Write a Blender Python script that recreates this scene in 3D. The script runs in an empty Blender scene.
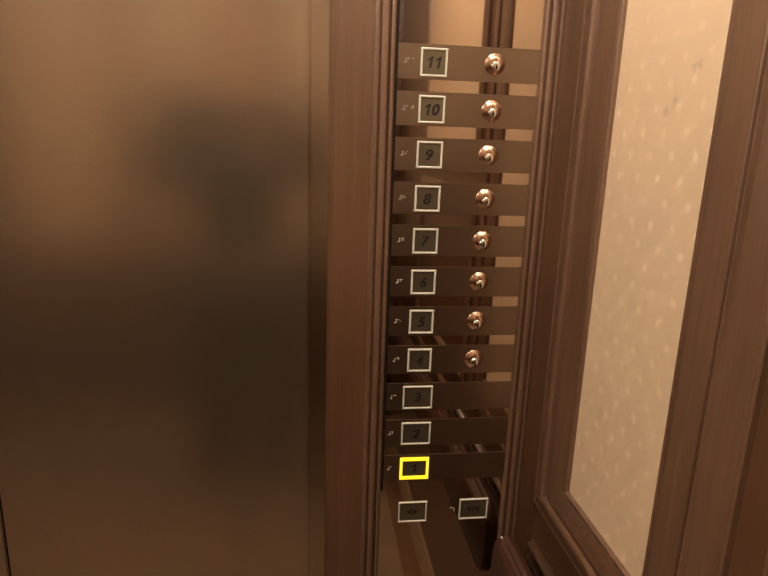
import bpy, bmesh, math, random
from mathutils import Vector, Matrix
random.seed(4)
sc = bpy.context.scene
C = sc.collection
H = 1.37                       # camera height above the cabin floor; wall features are measured from it
# ------------------------------------------------------------------ materials
def new_mat(name):
    m = bpy.data.materials.new(name); m.use_nodes = True
    nt = m.node_tree; b = nt.nodes['Principled BSDF']
    return m, nt, b
def N(nt, t, **kw):
    n = nt.nodes.new(t)
    for k, v in kw.items(): setattr(n, k, v)
    return n
def flat(name, col, rough=.5, metal=0., emit=None, es=0., spec=.5, coat=0.):
    m, nt, b = new_mat(name)
    b.inputs['Base Color'].default_value = (*col, 1); b.inputs['Roughness'].default_value = rough
    b.inputs['Metallic'].default_value = metal; b.inputs['Specular IOR Level'].default_value = spec
    b.inputs['Coat Weight'].default_value = coat
    if emit:
        b.inputs['Emission Color'].default_value = (*emit, 1); b.inputs['Emission Strength'].default_value = es
    return m
def wood(name, c1, c2, axis, rough=.42, coat=.8, scale=1.0, bump=.12):
    m, nt, b = new_mat(name)
    tc = N(nt, 'ShaderNodeTexCoord'); mp = N(nt, 'ShaderNodeMapping')
    s = [60*scale]*3; s[axis] = 2.2*scale
    mp.inputs['Scale'].default_value = s
    nt.links.new(tc.outputs['Object'], mp.inputs['Vector'])
    n1 = N(nt, 'ShaderNodeTexNoise'); n1.inputs['Scale'].default_value = 1.0; n1.inputs['Detail'].default_value = 6; n1.inputs['Roughness'].default_value = .6
    nt.links.new(mp.outputs['Vector'], n1.inputs['Vector'])
    mp2 = N(nt, 'ShaderNodeMapping'); s2 = [420*scale]*3; s2[axis] = 9*scale; mp2.inputs['Scale'].default_value = s2
    nt.links.new(tc.outputs['Object'], mp2.inputs['Vector'])
    n2 = N(nt, 'ShaderNodeTexNoise'); n2.inputs['Scale'].default_value = 1.0; n2.inputs['Detail'].default_value = 3
    nt.links.new(mp2.outputs['Vector'], n2.inputs['Vector'])
    n3 = N(nt, 'ShaderNodeTexNoise'); n3.inputs['Scale'].default_value = 7; n3.inputs['Detail'].default_value = 3
    nt.links.new(tc.outputs['Object'], n3.inputs['Vector'])
    a = N(nt, 'ShaderNodeMath', operation='MULTIPLY_ADD'); nt.links.new(n2.outputs['Fac'], a.inputs[0]); a.inputs[1].default_value = .35
    nt.links.new(n1.outputs['Fac'], a.inputs[2])
    a2 = N(nt, 'ShaderNodeMath', operation='MULTIPLY_ADD'); nt.links.new(n3.outputs['Fac'], a2.inputs[0]); a2.inputs[1].default_value = .35
    nt.links.new(a.outputs[0], a2.inputs[2])
    r = N(nt, 'ShaderNodeValToRGB'); r.color_ramp.elements[0].position = .55; r.color_ramp.elements[1].position = 1.15 if False else 1.0
    r.color_ramp.elements[0].color = (*c1, 1); r.color_ramp.elements[1].color = (*c2, 1)
    nt.links.new(a2.outputs[0], r.inputs['Fac']); nt.links.new(r.outputs['Color'], b.inputs['Base Color'])
    b.inputs['Roughness'].default_value = rough; b.inputs['Coat Weight'].default_value = coat; b.inputs['Coat Roughness'].default_value = .33
    bp = N(nt, 'ShaderNodeBump'); bp.inputs['Strength'].default_value = bump; bp.inputs['Distance'].default_value = .001
    nt.links.new(n2.outputs['Fac'], bp.inputs['Height']); nt.links.new(bp.outputs['Normal'], b.inputs['Normal'])
    return m
W1, W2 = (.060, .027, .012), (.118, .054, .026)
WD1, WD2 = (.082, .040, .021), (.155, .083, .050)
M = {}
M['wood_v'] = wood('lacquered walnut vertical grain', W1, W2, 2)
M['wood_y'] = wood('lacquered walnut grain along the side wall', W1, W2, 1)
M['wood_x'] = wood('lacquered walnut grain along the front wall', W1, W2, 0)
M['mould'] = wood('walnut moulding', WD1, WD2, 2, rough=.34, coat=1.0)
M['mould_y'] = wood('walnut moulding lengthwise', WD1, WD2, 1, rough=.34, coat=1.0)
M['rail'] = wood('red brown handrail wood', (.045, .016, .010), (.070, .026, .017), 1, rough=.5, coat=.15, bump=.03)
M['mirror'] = flat('bronze tinted mirror glass', (.51, .41, .335), .03, 1.)
M['black'] = flat('black edge rubber', (.014, .008, .005), .7, spec=.15)
M['gap'] = flat('dark gap', (.01, .008, .006), .8)
M['bezel'] = flat('milky translucent button frame', (.55, .52, .44), .35, emit=(1, .88, .66), es=.008)  # unlit frames, brightened by a faint glow put into the material
M['bezel_lit'] = flat('yellow lit button frame', (.8, .6, .05), .4, emit=(1, .72, .012), es=.60)
M['numeral'] = flat('black engraved numeral', (.01, .008, .006), .5)
M['copper'] = flat('polished copper lock cup', (.70, .46, .33), .22, 1.)
M['chrome'] = flat('chrome lock plug', (.85, .80, .72), .16, 1.)
M['dot'] = flat('pale raised dot', (.75, .68, .58), .3, .6)
M['kick'] = flat('pale brass kick plate', (.62, .50, .36), .4, .3)
M['ceil'] = flat('cream ceiling', (.72, .62, .48), .6)
M['lamp'] = flat('glowing lamp disc', (1, .9, .75), .5, emit=(1, .8, .58), es=14)
M['lampring'] = flat('brass lamp ring', (.7, .5, .3), .3, 1.)
def brushed(name, col, rough, axis, metal=1., var=.10, blot=.12):
    m, nt, b = new_mat(name)
    tc = N(nt, 'ShaderNodeTexCoord'); mp = N(nt, 'ShaderNodeMapping')
    s = [900.]*3; s[axis] = 12.; mp.inputs['Scale'].default_value = s
    nt.links.new(tc.outputs['Object'], mp.inputs['Vector'])
    n = N(nt, 'ShaderNodeTexNoise'); n.inputs['Scale'].default_value = 1; n.inputs['Detail'].default_value = 2
    nt.links.new(mp.outputs['Vector'], n.inputs['Vector'])
    n2 = N(nt, 'ShaderNodeTexNoise'); n2.inputs['Scale'].default_value = 6; n2.inputs['Detail'].default_value = 2; n2.inputs['Roughness'].default_value = .5
    nt.links.new(tc.outputs['Object'], n2.inputs['Vector'])
    mr = N(nt, 'ShaderNodeMapRange'); mr.inputs[3].default_value = rough; mr.inputs[4].default_value = rough
    nt.links.new(n2.outputs['Fac'], mr.inputs[0]); nt.links.new(mr.outputs[0], b.inputs['Roughness'])
    mx = N(nt, 'ShaderNodeMath', operation='MULTIPLY_ADD'); nt.links.new(n.outputs['Fac'], mx.inputs[0]); mx.inputs[1].default_value = var
    m2 = N(nt, 'ShaderNodeMath', operation='MULTIPLY_ADD'); nt.links.new(n2.outputs['Fac'], m2.inputs[0]); m2.inputs[1].default_value = blot; m2.inputs[2].default_value = 1-var/2-blot/2
    nt.links.new(m2.outputs[0], mx.inputs[2])
    mc = N(nt, 'ShaderNodeVectorMath', operation='SCALE'); mc.inputs[0].default_value = col
    nt.links.new(mx.outputs[0], mc.inputs['Scale']); nt.links.new(mc.outputs[0], b.inputs['Base Color'])
    b.inputs['Metallic'].default_value = metal
    return m
M['door'] = brushed('satin bronze steel', (.41, .318, .235), .22, 2, metal=.92, blot=.03, var=.0)
M['jamb'] = brushed('satin bronze steel jamb', (.41, .325, .245), .25, 2, var=.08)
M['strip'] = brushed('frosted bronze strip', (.29, .222, .17), .31, 0, var=.05, blot=.04)
M['face'] = brushed('olive bronze button face', (.215, .185, .13), .30, 0, metal=.85, var=.05, blot=.02)
def wallpaper():
    m, nt, b = new_mat('cream wallpaper with small satin sprigs')
    tc = N(nt, 'ShaderNodeTexCoord'); sp = N(nt, 'ShaderNodeSeparateXYZ'); nt.links.new(tc.outputs['Object'], sp.inputs[0])
    L = nt.links
    def math_(op, a, bb=None, c=None):
        n = N(nt, 'ShaderNodeMath', operation=op)
        for i, v in enumerate((a, bb, c)):
            if v is None: continue
            if isinstance(v, (int, float)): n.inputs[i].default_value = v
            else: L.new(v, n.inputs[i])
        return n.outputs[0]
    xy = math_('ADD', sp.outputs['X'], sp.outputs['Y'])
    u = math_('MULTIPLY_ADD', xy, 1/.04, 20 + (.181-.37)/.04)      # on the right wall x is .37
    v = math_('MULTIPLY_ADD', sp.outputs['Z'], 1/.0488, 20 - (H-.176)/.0488 + 0)
    wob = N(nt, 'ShaderNodeTexNoise'); wob.inputs['Scale'].default_value = 260; L.new(tc.outputs['Object'], wob.inputs['Vector'])
    def spots(ou, ov):
        fu = math_('SUBTRACT', math_('FRACT', math_('ADD', u, ou+.5)), .5)
        fv = math_('SUBTRACT', math_('FRACT', math_('ADD', v, ov+.5)), .5)
        a = math_('POWER', math_('ABSOLUTE', math_('MULTIPLY', fu, .04/.0048)), 2.)
        c = math_('POWER', math_('ABSOLUTE', math_('MULTIPLY', fv, .0488/.0047)), 2.)
        d = math_('ADD', a, c)
        d = math_('ADD', d, math_('MULTIPLY', math_('SUBTRACT', wob.outputs['Fac'], .5), 1.6))
        mr = N(nt, 'ShaderNodeMapRange', clamp=True); L.new(d, mr.inputs[0]); mr.inputs[1].default_value = .6; mr.inputs[2].default_value = 1.5
        mr.inputs[3].default_value = 1; mr.inputs[4].default_value = 0
        return mr.outputs[0]
    s = math_('MAXIMUM', spots(0, 0), spots(.5, .5))
    mix = N(nt, 'ShaderNodeMix', data_type='RGBA'); L.new(s, mix.inputs['Factor'])
    fib = N(nt, 'ShaderNodeTexNoise'); fib.inputs['Scale'].default_value = 22; fib.inputs['Detail'].default_value = 5; L.new(tc.outputs['Object'], fib.inputs['Vector'])
    r = N(nt, 'ShaderNodeValToRGB'); r.color_ramp.elements[0].color = (.635, .475, .325, 1); r.color_ramp.elements[1].color = (.665, .50, .345, 1)
    r.color_ramp.elements[0].position = .3; r.color_ramp.elements[1].position = .7
    L.new(fib.outputs['Fac'], r.inputs['Fac']); geo_stains = [(-.2657, .082), (-.2578, .080), (-.2330, .050), (-.2190, .040)]
    acc = None
    for sy_, sz_ in geo_stains:
        cmb = N(nt, 'ShaderNodeCombineXYZ'); cmb.inputs[0].default_value = .37; cmb.inputs[1].default_value = sy_; cmb.inputs[2].default_value = H + sz_
        dn = N(nt, 'ShaderNodeVectorMath', operation='DISTANCE'); L.new(tc.outputs['Object'], dn.inputs[0]); L.new(cmb.outputs[0], dn.inputs[1])
        dd = math_('MULTIPLY_ADD', wob.outputs['Fac'], .012, math_('ADD', dn.outputs['Value'], -.006))
        mk = N(nt, 'ShaderNodeMapRange', clamp=True); L.new(dd, mk.inputs[0]); mk.inputs[1].default_value = .0010; mk.inputs[2].default_value = .0065; mk.inputs[3].default_value = .32; mk.inputs[4].default_value = 0
        acc = mk.outputs[0] if acc is None else math_('MAXIMUM', acc, mk.outputs[0])
    st = N(nt, 'ShaderNodeMix', data_type='RGBA'); L.new(acc, st.inputs['Factor']); L.new(r.outputs['Color'], st.inputs['A']); st.inputs['B'].default_value = (.22, .16, .11, 1)
    L.new(st.outputs['Result'], mix.inputs['A']); mix.inputs['B'].default_value = (.72, .565, .405, 1)
    L.new(mix.outputs['Result'], b.inputs['Base Color'])
    rr = math_('MULTIPLY_ADD', s, .35, .45); L.new(rr, b.inputs['Roughness'])
    ss = math_('MULTIPLY_ADD', s, -1.0, 1.0); L.new(ss, b.inputs['Specular IOR Level'])
    # a few scuffs
    return m
M['paper'] = wallpaper()
def floor_mat(name, a, c):
    m, nt, b = new_mat(name)
    n = N(nt, 'ShaderNodeTexNoise'); n.inputs['Scale'].default_value = 9; n.inputs['Detail'].default_value = 6
    tc = N(nt, 'ShaderNodeTexCoord'); nt.links.new(tc.outputs['Object'], n.inputs['Vector'])
    r = N(nt, 'ShaderNodeValToRGB'); r.color_ramp.elements[0].color = (*a, 1); r.color_ramp.elements[1].color = (*c, 1)
    nt.links.new(n.outputs['Fac'], r.inputs['Fac']); nt.links.new(r.outputs['Color'], b.inputs['Base Color'])
    b.inputs['Roughness'].default_value = .35
    return m
M['floor'] = floor_mat('tan stone floor', (.24, .17, .115), (.32, .235, .165))
M['border'] = floor_mat('brown stone border', (.16, .09, .05), (.22, .13, .075))
# ------------------------------------------------------------------ helpers
def tag(o, label=None, cat=None, group=None, kind=None):
    if label: o['label'] = label
    if cat: o['category'] = cat
    if group: o['group'] = group
    if kind: o['kind'] = kind
    return o
def obj(name, bm, mat, parent=None, smooth=False):
    me = bpy.data.meshes.new(name)
    bmesh.ops.recalc_face_normals(bm, faces=bm.faces[:])
    bm.to_mesh(me); bm.free()
    for mm in (mat if isinstance(mat, (list, tuple)) else [mat]): me.materials.append(mm)
    if smooth:
        for p in me.polygons: p.use_smooth = True
    o = bpy.data.objects.new(name, me); C.objects.link(o)
    if parent: o.parent = parent
    return o
def box(bm, x0, y0, z0, x1, y1, z1, bev=0, mi=0):
    vs = [bm.verts.new((x, y, z)) for x in (x0, x1) for y in (y0, y1) for z in (z0, z1)]
    fs = [bm.faces.new([vs[i] for i in q]) for q in ((0,1,3,2),(4,6,7,5),(0,4,5,1),(2,3,7,6),(0,2,6,4),(1,5,7,3))]
    for f in fs: f.material_index = mi
    if bev:
        ed = list({e for f in fs for e in f.edges})
        bmesh.ops.bevel(bm, geom=ed, offset=bev, segments=2, affect='EDGES', material=mi)
    return fs
def frame_sweep(bm, P, U, V, Nn, u0, v0, u1, v1, prof, su=1., sv=1.):
    """rectangular moulding frame: outer rectangle u0..u1, v0..v1, profile points (inset, height); su, sv scale the inset of the sides / the rails"""
    P, U, V, Nn = map(Vector, (P, U, V, Nn)); rings = []
    for t, h in prof:
        c = [(u0+t*su, v0+t*sv), (u1-t*su, v0+t*sv), (u1-t*su, v1-t*sv), (u0+t*su, v1-t*sv)]
        rings.append([bm.verts.new(P + U*a + V*b_ + Nn*h) for a, b_ in c])
    for i in range(len(rings)-1):
        for k in range(4):
            bm.faces.new((rings[i][k], rings[i][(k+1) % 4], rings[i+1][(k+1) % 4], rings[i+1][k]))
    # close at the back
    for k in range(4):
        bm.faces.new((rings[-1][k], rings[-1][(k+1) % 4], rings[0][(k+1) % 4], rings[0][k]))
def arc_bead(t0, t1, h0, hh, n=6):
    """points of a rounded bead between t0 and t1 rising from h0 by hh"""
    return [((t0+t1)/2 - (t1-t0)/2*math.cos(math.pi*i/n), h0 + hh*math.sin(math.pi*i/n)) for i in range(n+1)]
def extrude_prof(bm, prof, axis_from, axis_to, place):
    """prof closed list of 2D points; place(p, s) -> 3D"""
    a = [bm.verts.new(place(p, axis_from)) for p in prof]; b_ = [bm.verts.new(place(p, axis_to)) for p in prof]
    n = len(prof)
    for i in range(n): bm.faces.new((a[i], a[(i+1) % n], b_[(i+1) % n], b_[i]))
    bm.faces.new(a); bm.faces.new(b_[::-1])
def lathe(bm, prof, c, n=28, mi=0):
    """surface of revolution about the Y axis through c; prof (radius, y)"""
    c = Vector(c); rings = []
    for r, y in prof:
        rings.append([bm.verts.new(c + Vector((r*math.cos(2*math.pi*k/n), y, r*math.sin(2*math.pi*k/n)))) for k in range(n)] if r > 1e-6 else [bm.verts.new(c+Vector((0, y, 0)))])
    for a, b_ in zip(rings, rings[1:]):
        for k in range(n):
            if len(a) == 1: f = bm.faces.new((a[0], b_[k], b_[(k+1) % n]))
            elif len(b_) == 1: f = bm.faces.new((a[k], b_[0], a[(k+1) % n]))
            else: f = bm.faces.new((a[k], b_[k], b_[(k+1) % n], a[(k+1) % n]))
            f.material_index = mi
# ------------------------------------------------------------------ room dimensions
XR, XL, YB = .37, -1.29, -1.72
ZT = H + .84
PX0, PX1, PZ0, PZ1 = .0795, .3410, H-.86, H+.62       # outer edge of the control panel frame
JX = .0247
# floor
bm = bmesh.new(); box(bm, XL+.062, YB+.062, -.05, XR-.062, -.062, 0)
fl = tag(obj('floor', bm, M['floor']), kind='structure')
bm = bmesh.new()
box(bm, XL, -.062, -.05, XR, .10, 0); box(bm, XL, YB, -.05, XR, YB+.062, 0)
box(bm, XR-.062, YB+.062, -.05, XR, -.062, 0); box(bm, XL, YB+.062, -.05, XL+.062, -.062, 0)
obj('floor_border', bm, M['border'], fl)
# ceiling
bm = bmesh.new(); box(bm, XL-.05, YB-.05, ZT, XR+.05, .12, ZT+.05)
tag(obj('ceiling', bm, M['ceil']), kind='structure')
# front wall with openings for the panel and the door
DX0, DX1, DZ = -.9747, .0, H+.76
bm = bmesh.new()
box(bm, JX, 0, 0, PX0+.006, .10, ZT)
box(bm, PX0+.006, 0, 0, PX1-.006, .10, PZ0+.006)
box(bm, PX0+.006, 0, PZ1-.006, PX1-.006, .10, ZT)
box(bm, PX1-.006, 0, 0, XR, .10, ZT)
box(bm, -.9747, 0, DZ+.024, JX, .10, ZT)
box(bm, XL, 0, 0, -.9747, .10, ZT)
tag(obj('wall_front', bm, M['wood_v']), kind='structure')
# jamb
bm = bmesh.new()
box(bm, .0012, -.002, 0, JX, .014, DZ+.024, .0012)
box(bm, -.9747-.0235+.0235, -.002, DZ, .0012, .014, DZ+.024, .0012)
box(bm, -.9747, -.002, 0, -.9512, .014, DZ, .0007)
tag(obj('trim_1', bm, M['jamb']), kind='structure')
# doors (two leaves, recessed)
bm = bmesh.new(); box(bm, -.4560, .020, .004, .02, .045, DZ+.01, .0015)
tag(obj('door_1', bm, M['door']), kind='structure')
bm = bmesh.new(); box(bm, -.965, .020, .004, -.4592, .045, DZ+.01, .0015)
tag(obj('door_2', bm, M['door']), kind='structure')
bm = bmesh.new(); box(bm, -.9747, .060, 0, .02, .07, DZ+.02)
tag(obj('trim_2', bm, M['gap']), kind='structure')
# ------------------------------------------------------------------ side walls
side_prof = [(0, 0), (.0012, .0050), (.004, .0065), (.0065, .0055), (.015, .0070), (.026, .0105), (.036, .0135), (.044, .0135), (.0490, .0110),
             (.0505, .0042), (.0550, .0040), (.0565, .0080), (.058, .0090), (.080, .0080), (.1000, .0060), (.1015, .0035), (.1030, .0040), (.1045, .0065), (.1075, .0068), (.1095, .0045), (.110, .0005)]
def side_wall(name, x, d, panels):
    """x: wall plane, d: +1 when the cabin lies at smaller x. panels: (y0, y1, z0, z1, rail scale)"""
    bm = bmesh.new()
    xo = x + d*.06
    ys = [0.0]
    # wood backing behind everything
    box(bm, min(x, xo), YB, 0, max(x, xo), .10, ZT)
    w = tag(obj(name, bm, M['wood_v']), kind='structure')
    for (y0, y1, z0, z1, sv) in panels:
        bm = bmesh.new(); frame_sweep(bm, (x, 0, 0), (0, 1, 0), (0, 0, 1), (-d, 0, 0), y0, z0, y1, z1, side_prof, 1, sv)
        obj('panel_moulding', bm, M['mould'], w)
        i = .1095
        bm = bmesh.new(); box(bm, min(x-d*.0008, x), y0+i, z0+i*sv, max(x-d*.0008, x), y1-i, z1-i*sv)
        obj('wallpaper_panel', bm, M['paper'], w)
    # lower moulding: two rounded ridges
    for zc in (H-.639, H-.664):
        pr = [(0, -.010)] + [(.012*math.sin(math.pi*k/6), -.010+.020*k/6) for k in range(1, 6)] + [(0, .010)]
        bm = bmesh.new()
        extrude_prof(bm, pr, -.008, YB, lambda p, s: (x-d*p[0], s, zc+p[1]))
        obj('ridge_moulding', bm, M['mould_y'], w, True)
    bm = bmesh.new(); box(bm, min(x-d*.006, x), YB, 0, max(x-d*.006, x), 0, .13, .001)
    obj('kick_plate', bm, M['kick'], w)
    return w
wr = side_wall('wall_right', XR, 1, [(-.4150, 0.0, H-.5635, H+.75, .787)])
# second bay of the right wall: paper only above eye level
def small_frame(bm, x, d, y0, y1, z0, z1):
    pr = [(0, 0), (.002, .006), (.010, .010), (.020, .012), (.026, .006), (.030, .001)]
    frame_sweep(bm, (x, 0, 0), (0, 1, 0), (0, 0, 1), (-d, 0, 0), y0, z0, y1, z1, pr)
bm = bmesh.new(); small_frame(bm, XR, 1, -1.118, -.454, H-.05, H+.75); obj('panel_moulding', bm, M['mould'], wr)
bm = bmesh.new(); box(bm, XR-.002, -1.090, H-.022, XR, -.482, H+.722); obj('wallpaper_panel', bm, M['paper'], wr)
bm = bmesh.new(); small_frame(bm, XR, 1, -1.118, -.454, H-.56, H-.10); obj('panel_moulding', bm, M['mould'], wr)
wl = side_wall('wall_left', XL, -1, [(-.62, -.03, H-.5635, H+.75, .787), (-1.24, -.65, H-.5635, H+.75, .787)])
# back wall
bm = bmesh.new(); box(bm, XL, YB-.06, 0, XR, YB, ZT)
wb = tag(obj('wall_back', bm, M['wood_v']), kind='structure')
for x0, x1 in ((XL+.05, -.75), (-.72, -.20), (-.17, XR-.05)):
    bm = bmesh.new(); frame_sweep(bm, (0, YB, 0), (1, 0, 0), (0, 0, 1), (0, 1, 0), x0, H-.50, x1, H+.75, [(0, 0), (.002, .006), (.010, .010), (.020, .012), (.026, .006), (.030, .001)])
    obj('panel_moulding', bm, M['mould'], wb)
    bm = bmesh.new(); box(bm, x0+.028, YB, H-.472, x1-.028, YB+.002, H+.722); obj('wallpaper_panel', bm, M['paper'], wb)
bm = bmesh.new(); box(bm, XL+.01, YB, 0, XR-.01, YB+.006, .13, .001); obj('kick_plate', bm, M['kick'], wb)
# ------------------------------------------------------------------ control panel
cp = bpy.data.objects.new('elevator_control_panel', None); C.objects.link(cp)
tag(cp, 'mirrored lift control panel with floor buttons in a dark walnut moulding', 'control panel')
bm = bmesh.new(); box(bm, PX0+.012, -.0000, PZ0+.012, PX1-.012, .008, PZ1-.012)
tag(obj('mirror_plate', bm, M['mirror'], cp), 'bronze tinted mirror glass behind the strips')
front_prof = [(0, 0), (.0006, .0025)] + arc_bead(.0012, .0088, .0030, .0035, 8) + [(.0096, .0020)] + \
             arc_bead(.0104, .0208, .0040, .0045, 10) + [(.0222, .0010)] + arc_bead(.0232, .0298, .0035, .0040, 8) + [(.0306, .0010), (.031, -.0015)]
bm = bmesh.new(); frame_sweep(bm, (0, 0, 0), (1, 0, 0), (0, 0, 1), (0, -1, 0), .0822, PZ0, .3392, PZ1, front_prof, .96, .96)
tag(obj('frame_moulding', bm, M['mould'], cp), 'reeded walnut frame round the panel')
bm = bmesh.new(); box(bm, (.1112), -.0012, H-.533, .1154, .0018, H+.60)
obj('edge_strip', bm, M['black'], cp)
def text_mesh(s, size, shear, bold, thick):
    cu = bpy.data.curves.new('t', 'FONT'); cu.body = s; cu.size = size; cu.shear = shear; cu.offset = bold
    cu.align_x = 'CENTER'; cu.align_y = 'CENTER'; cu.extrude = thick; cu.space_character = 1.08
    o = bpy.data.objects.new('t', cu); C.objects.link(o)
    bpy.context.view_layer.update()
    me = bpy.data.meshes.new_from_object(o.evaluated_get(bpy.context.evaluated_depsgraph_get()))
    bpy.data.objects.remove(o); bpy.data.curves.remove(cu)
    xs = [v.co.x for v in me.vertices]; ys = [v.co.y for v in me.vertices]
    me.transform(Matrix.Translation((-(min(xs)+max(xs))/2, -(min(ys)+max(ys))/2, 0)))
    me.transform(Matrix.Rotation(math.pi/2, 4, 'X'))
    return me
def bold_numeral(sym):
    def one(b2, x):
        p = [(-.0009, 0), (.0022, 0), (.0022, .0150), (-.0002, .0150), (-.0046, .0116), (-.0046, .0086), (-.0009, .0108)]
        p = [(x + a + .22*(c_-.0075), c_-.0075) for a, c_ in p]
        f_ = [b2.verts.new((a, -.0003, c_)) for a, c_ in p]; g_ = [b2.verts.new((a, .0003, c_)) for a, c_ in p]
        b2.faces.new(f_); b2.faces.new(g_[::-1])
        for q in range(len(p)): b2.faces.new((f_[q], g_[q], g_[(q+1) % len(p)], f_[(q+1) % len(p)]))
    if '1' in sym:
        me = bpy.data.meshes.new('numeral'); b_ = bmesh.new()
        if sym == '1': one(b_, .0005)
        elif sym == '11': one(b_, -.0045); one(b_, .0065)
        else:
            one(b_, -.0050); z0 = text_mesh('0', .0198, .22, .0009, .0003); z0.transform(Matrix.Translation((.0056, 0, 0))); b_.from_mesh(z0)
        b_.to_mesh(me); b_.free(); return me
    me = text_mesh(sym, .0205, .22, .0003, .0003); b_ = bmesh.new()
    for k in (-1, 0, 1):
        m2 = me.copy(); m2.transform(Matrix.Translation((k*.00045, -.00003*k, 0))); b_.from_mesh(m2); bpy.data.meshes.remove(m2)
    b_.to_mesh(me); b_.free(); return me
def tri_mesh(bm, pts, y0, y1):
    a = [bm.verts.new((x, y0, z)) for x, z in pts]; b_ = [bm.verts.new((x, y1, z)) for x, z in pts]; n = len(pts)
    bm.faces.new(a); bm.faces.new(b_[::-1])
    for i in range(n): bm.faces.new((a[i], b_[i], b_[(i+1) % n], a[(i+1) % n]))
def button(cx, cz, w, h, stroke, sym, lit=False, label=None, protr=.0035):
    bm = bmesh.new(); box(bm, -w/2+.0015, -.0016, -h/2+.0015, w/2-.0015, .0012, h/2-.0015)
    b_ = obj('call_button', bm, M['face'], cp); b_.location = (cx, .0012 if sym in ('open', 'close') else .0, cz)
    if label: b_['label'] = label
    bm = bmesh.new(); s = stroke
    pr = [(0, -.0005), (.0001, protr*.6), (.0005, protr*.93), (.0011, protr), (s-.0009, protr), (s-.0003, protr*.9), (s, protr*.5), (s, -.0005)]
    frame_sweep(bm, (0, 0, 0), (1, 0, 0), (0, 0, 1), (0, -1, 0), -w/2, -h/2, w/2, h/2, pr, .76 if lit else 1, 1)
    z = obj('bezel', bm, M['bezel_lit'] if lit else M['bezel'], b_)
    if lit: z['label'] = 'glowing yellow button frame'
    if sym == 'open' or sym == 'close':
        bm = bmesh.new(); g = -1 if sym == 'open' else 1
        for s_ in (-1, 1):
            if sym == 'open': tri_mesh(bm, [(s_*.0022, -.0045), (s_*.0022, .0045), (s_*.0088, 0)], -.0021, -.0012)
            else: tri_mesh(bm, [(s_*.0088, -.0045), (s_*.0088, .0045), (s_*.0022, 0)], -.0021, -.0012)
        box(bm, -.0006, -.0021, -.0055, .0006, -.0012, .0055)
        obj('door_symbol', bm, M['numeral'], b_)
    else:
        me = bold_numeral(sym); me.materials.clear(); me.materials.append(M['numeral'])
        o = bpy.data.objects.new('numeral', me); C.objects.link(o); o.parent = b_; o.location = (0, -.0018, 0)
    return b_
BR = {'#': (3,4,5,6), '1': (1,), '2': (1,2), '3': (1,4), '4': (1,4,5), '5': (1,5), '6': (1,2,4), '7': (1,2,4,5), '8': (1,2,5), '9': (2,4), '0': (2,4,5), 'c': (1,4), 'l': (1,2,3)}
def braille(x, z, cells):
    bm = bmesh.new()
    for i, ch in enumerate(cells):
        for dnum in BR[ch]:
            col, row = divmod(dnum-1, 3)
            lathe(bm, [(.00085, 0), (.0008, -.0005), (.0005, -.0009), (0, -.00105)], (x+i*.0058+col*.0024, -.0012 if z > H-.53 else .0, z-row*.0024), 8)
    obj('braille_label', bm, M['dot'], cp, True)
lock0 = None
for i in range(11):
    fl_no = 11-i; zc = H + .1046 - .06*i; zt = H + .1275 - .06*i
    bm = bmesh.new(); box(bm, .1156, -.0012, zt-.0446, .3101, .0017, zt, .0003)
    obj('floor_strip', bm, M['strip'], cp)
    big = fl_no <= 3
    button(.1637 if not big else .1637, zc, .0460 if big else .0368, .0375 if big else .0368,
           .0056 if fl_no == 1 else .0028 if big else .0032, str(fl_no), fl_no == 1, 'floor %d button' % fl_no)
    braille(.1240 if not big else .1215, zc+.0035, '#'+str(fl_no))
button(.1647, H-.5735, .0462, .0362, .0024, 'open', label='door open button')
button(.2646, H-.5728, .0474, .0367, .0024, 'close', label='door close button')
braille(.2265, H-.5700, 'cl')
def make_lock(x, z):
    bm = bmesh.new()
    lathe(bm, [(.0143, .001), (.0143, -.0012), (.0138, -.0020), (.0128, -.0024), (.0115, -.0034), (.0098, -.0046), (.0080, -.0054), (.0062, -.0058), (.004, -.0059), (0, -.0059)], (0, 0, 0), 40)
    o = obj('key_lock', bm, M['copper'], cp, True); o.location = (x, 0, z)
    bm = bmesh.new()
    lathe(bm, [(.0064, .002), (.0064, -.0070), (.0060, -.0080), (.0050, -.0086), (.0030, -.0090), (0, -.0091)], (0.0005, 0, -.0030), 30)
    box(bm, -.0007, -.0095, -.0080, .0013, -.0084, -.0014, mi=1); box(bm, -.0012, -.0094, -.0052, .0020, -.0084, -.0030, mi=1)
    p = obj('lock_plug', bm, [M['chrome'], M['numeral']], o)
    for f in p.data.polygons: f.use_smooth = f.material_index == 0
    return o
lock0 = make_lock(.2471, H+.1061)
for i in range(1, 8):
    c = lock0.copy(); C.objects.link(c); c.parent = cp; c.location = (.2471, 0, H+.1061-.0601*i)
    for ch in lock0.children:
        d = ch.copy(); C.objects.link(d); d.parent = c
# ------------------------------------------------------------------ handrail
hr = bpy.data.objects.new('handrail', None); C.objects.link(hr)
tag(hr, 'red brown rounded-end wooden handrail on the right wall beside the panel', 'handrail')
bm = bmesh.new()
zc, ry, rz = H-.662, .036, .072
pts = []
for k in range(0, 17):
    a = math.pi/2 - math.pi*k/16
    pts.append((-.056+ry*math.cos(a), zc+rz*math.sin(a)))
pts += [(-1.50, zc-rz), (-1.50, zc+rz)]
a_ = [bm.verts.new((.2955, y, z)) for y, z in pts]; b_ = [bm.verts.new((.318, y, z)) for y, z in pts]; n = len(pts)
bm.faces.new(a_); bm.faces.new(b_[::-1])
for i in range(n): bm.faces.new((a_[i], b_[i], b_[(i+1) % n], a_[(i+1) % n]))
bmesh.ops.bevel(bm, geom=[e for e in bm.edges if abs(e.verts[0].co.x-e.verts[1].co.x) < 1e-5], offset=.005, segments=4, affect='EDGES')
obj('rail', bm, M['rail'], hr, True)
bm = bmesh.new(); bmesh.ops.create_uvsphere(bm, u_segments=12, v_segments=8, radius=.0022, matrix=Matrix.Translation((.2975, -.052, zc+rz-.001))); obj('tip_glint', bm, M['dot'], hr, True)  # pale bead added in place of the highlight on the rail's tip
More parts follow.
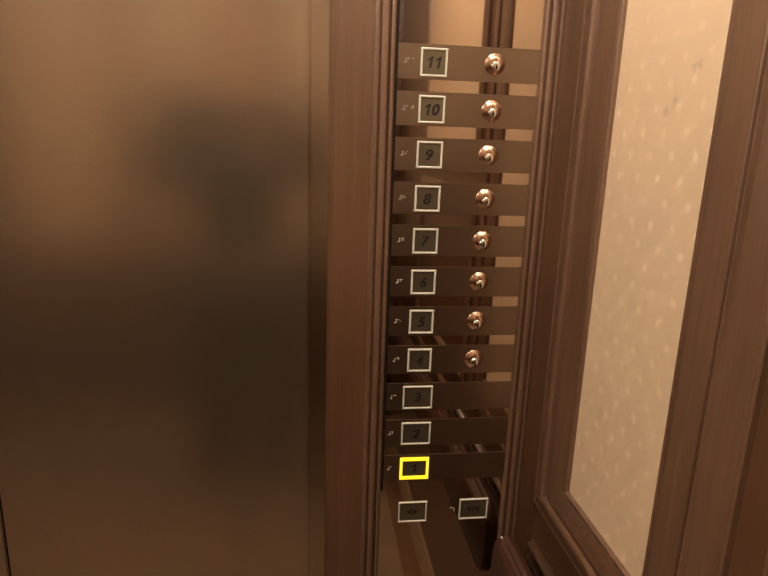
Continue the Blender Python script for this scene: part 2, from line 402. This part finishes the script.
for y in (-.30, -.85, -1.38):
    bm = bmesh.new()
    for x0, x1, r in ((.316, .372, .010), (.358, .3705, .022)):
        ring = []
        for xx in (x0, x1): ring.append([bm.verts.new((xx, y+r*math.cos(2*math.pi*k/20), zc+r*math.sin(2*math.pi*k/20))) for k in range(20)])
        for k in range(20): bm.faces.new((ring[0][k], ring[0][(k+1) % 20], ring[1][(k+1) % 20], ring[1][k]))
        bm.faces.new(ring[0]); bm.faces.new(ring[1][::-1])
    obj('bracket', bm, M['lampring'], hr)
# ------------------------------------------------------------------ the person holding the phone (behind the lens, seen only as a blur in the satin door)
def skin_body(name, joints, bones, mat, parent=None, root=0, sub=2):
    bm = bmesh.new(); ids = list(joints); vs = [bm.verts.new(joints[k][0]) for k in ids]
    for a, b_ in bones: bm.edges.new((vs[ids.index(a)], vs[ids.index(b_)]))
    me = bpy.data.meshes.new(name); bm.to_mesh(me); bm.free()
    o = bpy.data.objects.new(name, me); C.objects.link(o)
    sk = o.modifiers.new('skin', 'SKIN'); sk.use_smooth_shade = True
    lay = me.skin_vertices[0].data if me.skin_vertices else None
    if lay is None:
        bpy.context.view_layer.objects.active = o
        me.attributes  # nothing
    ss = o.modifiers.new('sub', 'SUBSURF'); ss.levels = sub; ss.render_levels = sub
    for i_, k_ in enumerate(ids):
        r_ = joints[k_][1]; lay[i_].radius = r_ if isinstance(r_, tuple) else (r_, r_)
        lay[i_].use_root = (k_ == root)
    me2 = bpy.data.meshes.new_from_object(o.evaluated_get(bpy.context.evaluated_depsgraph_get())) if False else None
    me.materials.append(mat)
    if parent: o.parent = parent
    return o
PXc, PYc = -.22, -1.14
def PJ(x, y, z): return (PXc+x, PYc+y, z*1.05)
J = {'pel': (PJ(0, 0, .93), (.135, .105)), 'waist': (PJ(0, 0, 1.06), (.120, .095)), 'chest': (PJ(0, 0, 1.25), (.150, .110)), 'upch': (PJ(0, -.005, 1.38), (.125, .085)),
     'neck': (PJ(0, .01, 1.46), (.055, .055)), 'jaw': (PJ(0, .03, 1.54), (.062, .075)), 'head': (PJ(0, .02, 1.62), (.076, .092)), 'crown': (PJ(0, .01, 1.685), (.055, .068))}
Bn = [('pel', 'waist'), ('waist', 'chest'), ('chest', 'upch'), ('upch', 'neck'), ('neck', 'jaw'), ('jaw', 'head'), ('head', 'crown')]
for sgn, nm in ((-1, 'l'), (1, 'r')):
    J[nm+'hip'] = (PJ(sgn*.09, 0, .86), .085); J[nm+'kn'] = (PJ(sgn*.10, .02, .48), .058); J[nm+'calf'] = (PJ(sgn*.10, -.01, .34), .055)
    J[nm+'an'] = (PJ(sgn*.105, -.01, .10), .038); J[nm+'he'] = (PJ(sgn*.105, .02, .05), (.040, .038)); J[nm+'to'] = (PJ(sgn*.115, .15, .035), (.038, .028))
    Bn += [('pel', nm+'hip'), (nm+'hip', nm+'kn'), (nm+'kn', nm+'calf'), (nm+'calf', nm+'an'), (nm+'an', nm+'he'), (nm+'he', nm+'to')]
    J[nm+'sh'] = (PJ(sgn*.175, 0, 1.385), .058)
    Bn += [('upch', nm+'sh')]
J['rel'] = ((-.01, -1.08, 1.27), .046); J['rwr'] = ((.075, -.925, 1.315), .028); J['rpalm'] = ((.076, -.880, 1.345), (.034, .018))
J['lel'] = ((-.47, -1.06, 1.25), .046); J['lwr'] = ((-.150, -.925, 1.315), .028); J['lpalm'] = ((-.140, -.880, 1.345), (.034, .018))
for nm in 'lr': Bn += [(nm+'sh', nm+'el'), (nm+'el', nm+'wr'), (nm+'wr', nm+'palm')]
skin_m = flat('skin', (.50, .31, .21), .5); cloth = flat('charcoal wool', (.018, .016, .015), .9); hair_m = flat('black hair', (.012, .009, .007), .5)
per = bpy.data.objects.new('person', None); C.objects.link(per); per.location = (0, 0, 0)
tag(per, 'person in charcoal clothes standing in the cabin, holding a phone at chest height', 'person')
body = skin_body('body', J, Bn, skin_m, per, 'pel')
# fingers: curled round the phone
fing = []
for nm, s_ in (('r', 1), ('l', -1)):
    base = Vector(J[nm+'palm'][0])
    for q in range(4):
        zz = .030 - .019*q
        p0 = base + Vector((s_*.004, .010, zz*.6)); p1 = base + Vector((s_*.016, .034, zz)); p2 = base + Vector((s_*.004, .047, zz)); p3 = base + Vector((-s_*.020, .0485, zz*.95))
        fing.append((p0, p1, p2, p3, .0088))
    p0 = base + Vector((0, .004, .020)); fing.append((p0, base + Vector((-s_*.014, .018, .040)), base + Vector((-s_*.026, .026, .034)), base + Vector((-s_*.040, .027, .022)), .0095))
for p0, p1, p2, p3, r_ in fing:
    o = skin_body('finger', {'a': (p0, r_*1.05), 'b': (p1, r_), 'c': (p2, r_*.92), 'd': (p3, r_*.8)}, [('a', 'b'), ('b', 'c'), ('c', 'd')], skin_m, body, 'a', 1)
# clothes over the body: one jacket and one pair of trousers, slightly larger than the body
grow = lambda r_, g: tuple(v+g for v in r_) if isinstance(r_, tuple) else r_+g
jk = ['pel', 'waist', 'chest', 'upch', 'lsh', 'rsh', 'lel', 'rel', 'lwr', 'rwr']
skin_body('jacket', {k_: (J[k_][0], grow(J[k_][1], .034)) for k_ in jk}, [b_ for b_ in Bn if b_[0] in jk and b_[1] in jk], cloth, per, 'pel')
tr = ['pel', 'lhip', 'rhip', 'lkn', 'rkn', 'lcalf', 'rcalf', 'lan', 'ran']
skin_body('trousers', {k_: (J[k_][0], grow(J[k_][1], .030)) for k_ in tr}, [b_ for b_ in Bn if b_[0] in tr and b_[1] in tr], cloth, per, 'pel')
hairo = skin_body('hair', {'a': (PJ(0, -.040, 1.50), (.095, .070)), 'b': (PJ(0, -.015, 1.635), (.115, .105)), 'c': (PJ(0, -.005, 1.700), (.085, .085))}, [('a', 'b'), ('b', 'c')], hair_m, per, 'a')
for sx in (-1, 1):
    bm = bmesh.new(); bmesh.ops.create_uvsphere(bm, u_segments=12, v_segments=8, radius=.012, matrix=Matrix.Translation(PJ(sx*.028, .088, 1.60)))
    obj('eye', bm, flat('eye', (.5, .48, .45), .2), body, True)
bm = bmesh.new(); bmesh.ops.create_cone(bm, cap_ends=True, segments=10, radius1=.016, radius2=.006, depth=.045, matrix=Matrix.Translation(PJ(0, .100, 1.575)))
obj('nose', bm, skin_m, body, True)
bm = bmesh.new(); box(bm, -.138, -.846, H-.060, .010, -.838, H+.014, .0035)
ph = obj('phone', bm, flat('dark phone glass', (.02, .02, .022), .2)); tag(ph, 'dark phone held out sideways in both hands of the person', 'phone')
bm = bmesh.new(); box(bm, -.133, -.8468, H-.056, .005, -.8462, H+.010)
obj('screen', bm, flat('phone screen', (.02, .02, .02), .1, emit=(.6, .45, .3), es=.25), ph)
# ------------------------------------------------------------------ lights
def bowl_light(x, y, power):
    e = bpy.data.objects.new('ceiling_light', None); C.objects.link(e); e.location = (x, y, ZT)
    bm = bmesh.new(); n = 32
    for r0, r1, z0, z1 in ((.058, .074, -.006, -.006), (.074, .074, -.006, 0), (.058, .058, -.006, 0)):
        a = [bm.verts.new((r0*math.cos(2*math.pi*k/n), r0*math.sin(2*math.pi*k/n), z0)) for k in range(n)]
        b_ = [bm.verts.new((r1*math.cos(2*math.pi*k/n), r1*math.sin(2*math.pi*k/n), z1)) for k in range(n)]
        for k in range(n): bm.faces.new((a[k], a[(k+1) % n], b_[(k+1) % n], b_[k]))
    obj('lamp_ring', bm, M['lampring'], e)
    bm = bmesh.new(); R_, dz = .062, .075; rings = []
    for q in range(9):
        a_ = math.pi/2*q/8; rings.append([bm.verts.new((R_*math.cos(a_)*math.cos(2*math.pi*k/n), R_*math.cos(a_)*math.sin(2*math.pi*k/n), -.004-dz*math.sin(a_))) for k in range(n)] if q < 8 else [bm.verts.new((0, 0, -.004-dz))])
    for a, b_ in zip(rings, rings[1:]):
        for k in range(n):
            bm.faces.new((a[k], a[(k+1) % n], b_[(k+1) % n], b_[k]) if len(b_) > 1 else (a[k], a[(k+1) % n], b_[0]))
    g = obj('glass_bowl', bm, flat('glowing frosted bowl', (1, .95, .85), .5, emit=(1, .88, .72), es=power), e, True)
    return e
LP = [(.12, -.50, 132, 'frosted ceiling bowl light over the right front of the cabin'), (-1.02, -.50, 132, 'frosted ceiling bowl light over the left front of the cabin')]
for x, y, p, l in LP:
    tag(bowl_light(x, y, p), l, 'ceiling light', 'ceiling bowl lights')
w = bpy.data.worlds.new('World'); sc.world = w; w.use_nodes = True
w.node_tree.nodes['Background'].inputs['Color'].default_value = (.05, .035, .02, 1); w.node_tree.nodes['Background'].inputs['Strength'].default_value = .1
# ------------------------------------------------------------------ camera
f_px, yaw, pitch, roll, D = 594.965, .1285, .2406, .0329, .8269
cy, sy, cpp, sp = math.cos(yaw), math.sin(yaw), math.cos(pitch), math.sin(pitch)
F = Vector((sy*cpp, cy*cpp, -sp)); R = Vector((cy, -sy, 0)); U = R.cross(F)
c, s = math.cos(roll), math.sin(roll)
Rr = c*R + s*U; Uu = -s*R + c*U
cam = bpy.data.cameras.new('camera'); cam.sensor_width = 36; cam.lens = f_px/768*36; cam.clip_start = .01
co = bpy.data.objects.new('camera', cam); C.objects.link(co)
mw = Matrix.Identity(4)
for i in range(3):
    mw[i][0] = Rr[i]; mw[i][1] = Uu[i]; mw[i][2] = -F[i]
mw[0][3], mw[1][3], mw[2][3] = 0, -D, H
co.matrix_world = mw
sc.camera = co
sc.view_settings.view_transform = 'Standard'; sc.view_settings.look = 'None'; sc.view_settings.gamma = 1; sc.view_settings.use_curve_mapping = False
sc.view_settings.exposure = 1.0
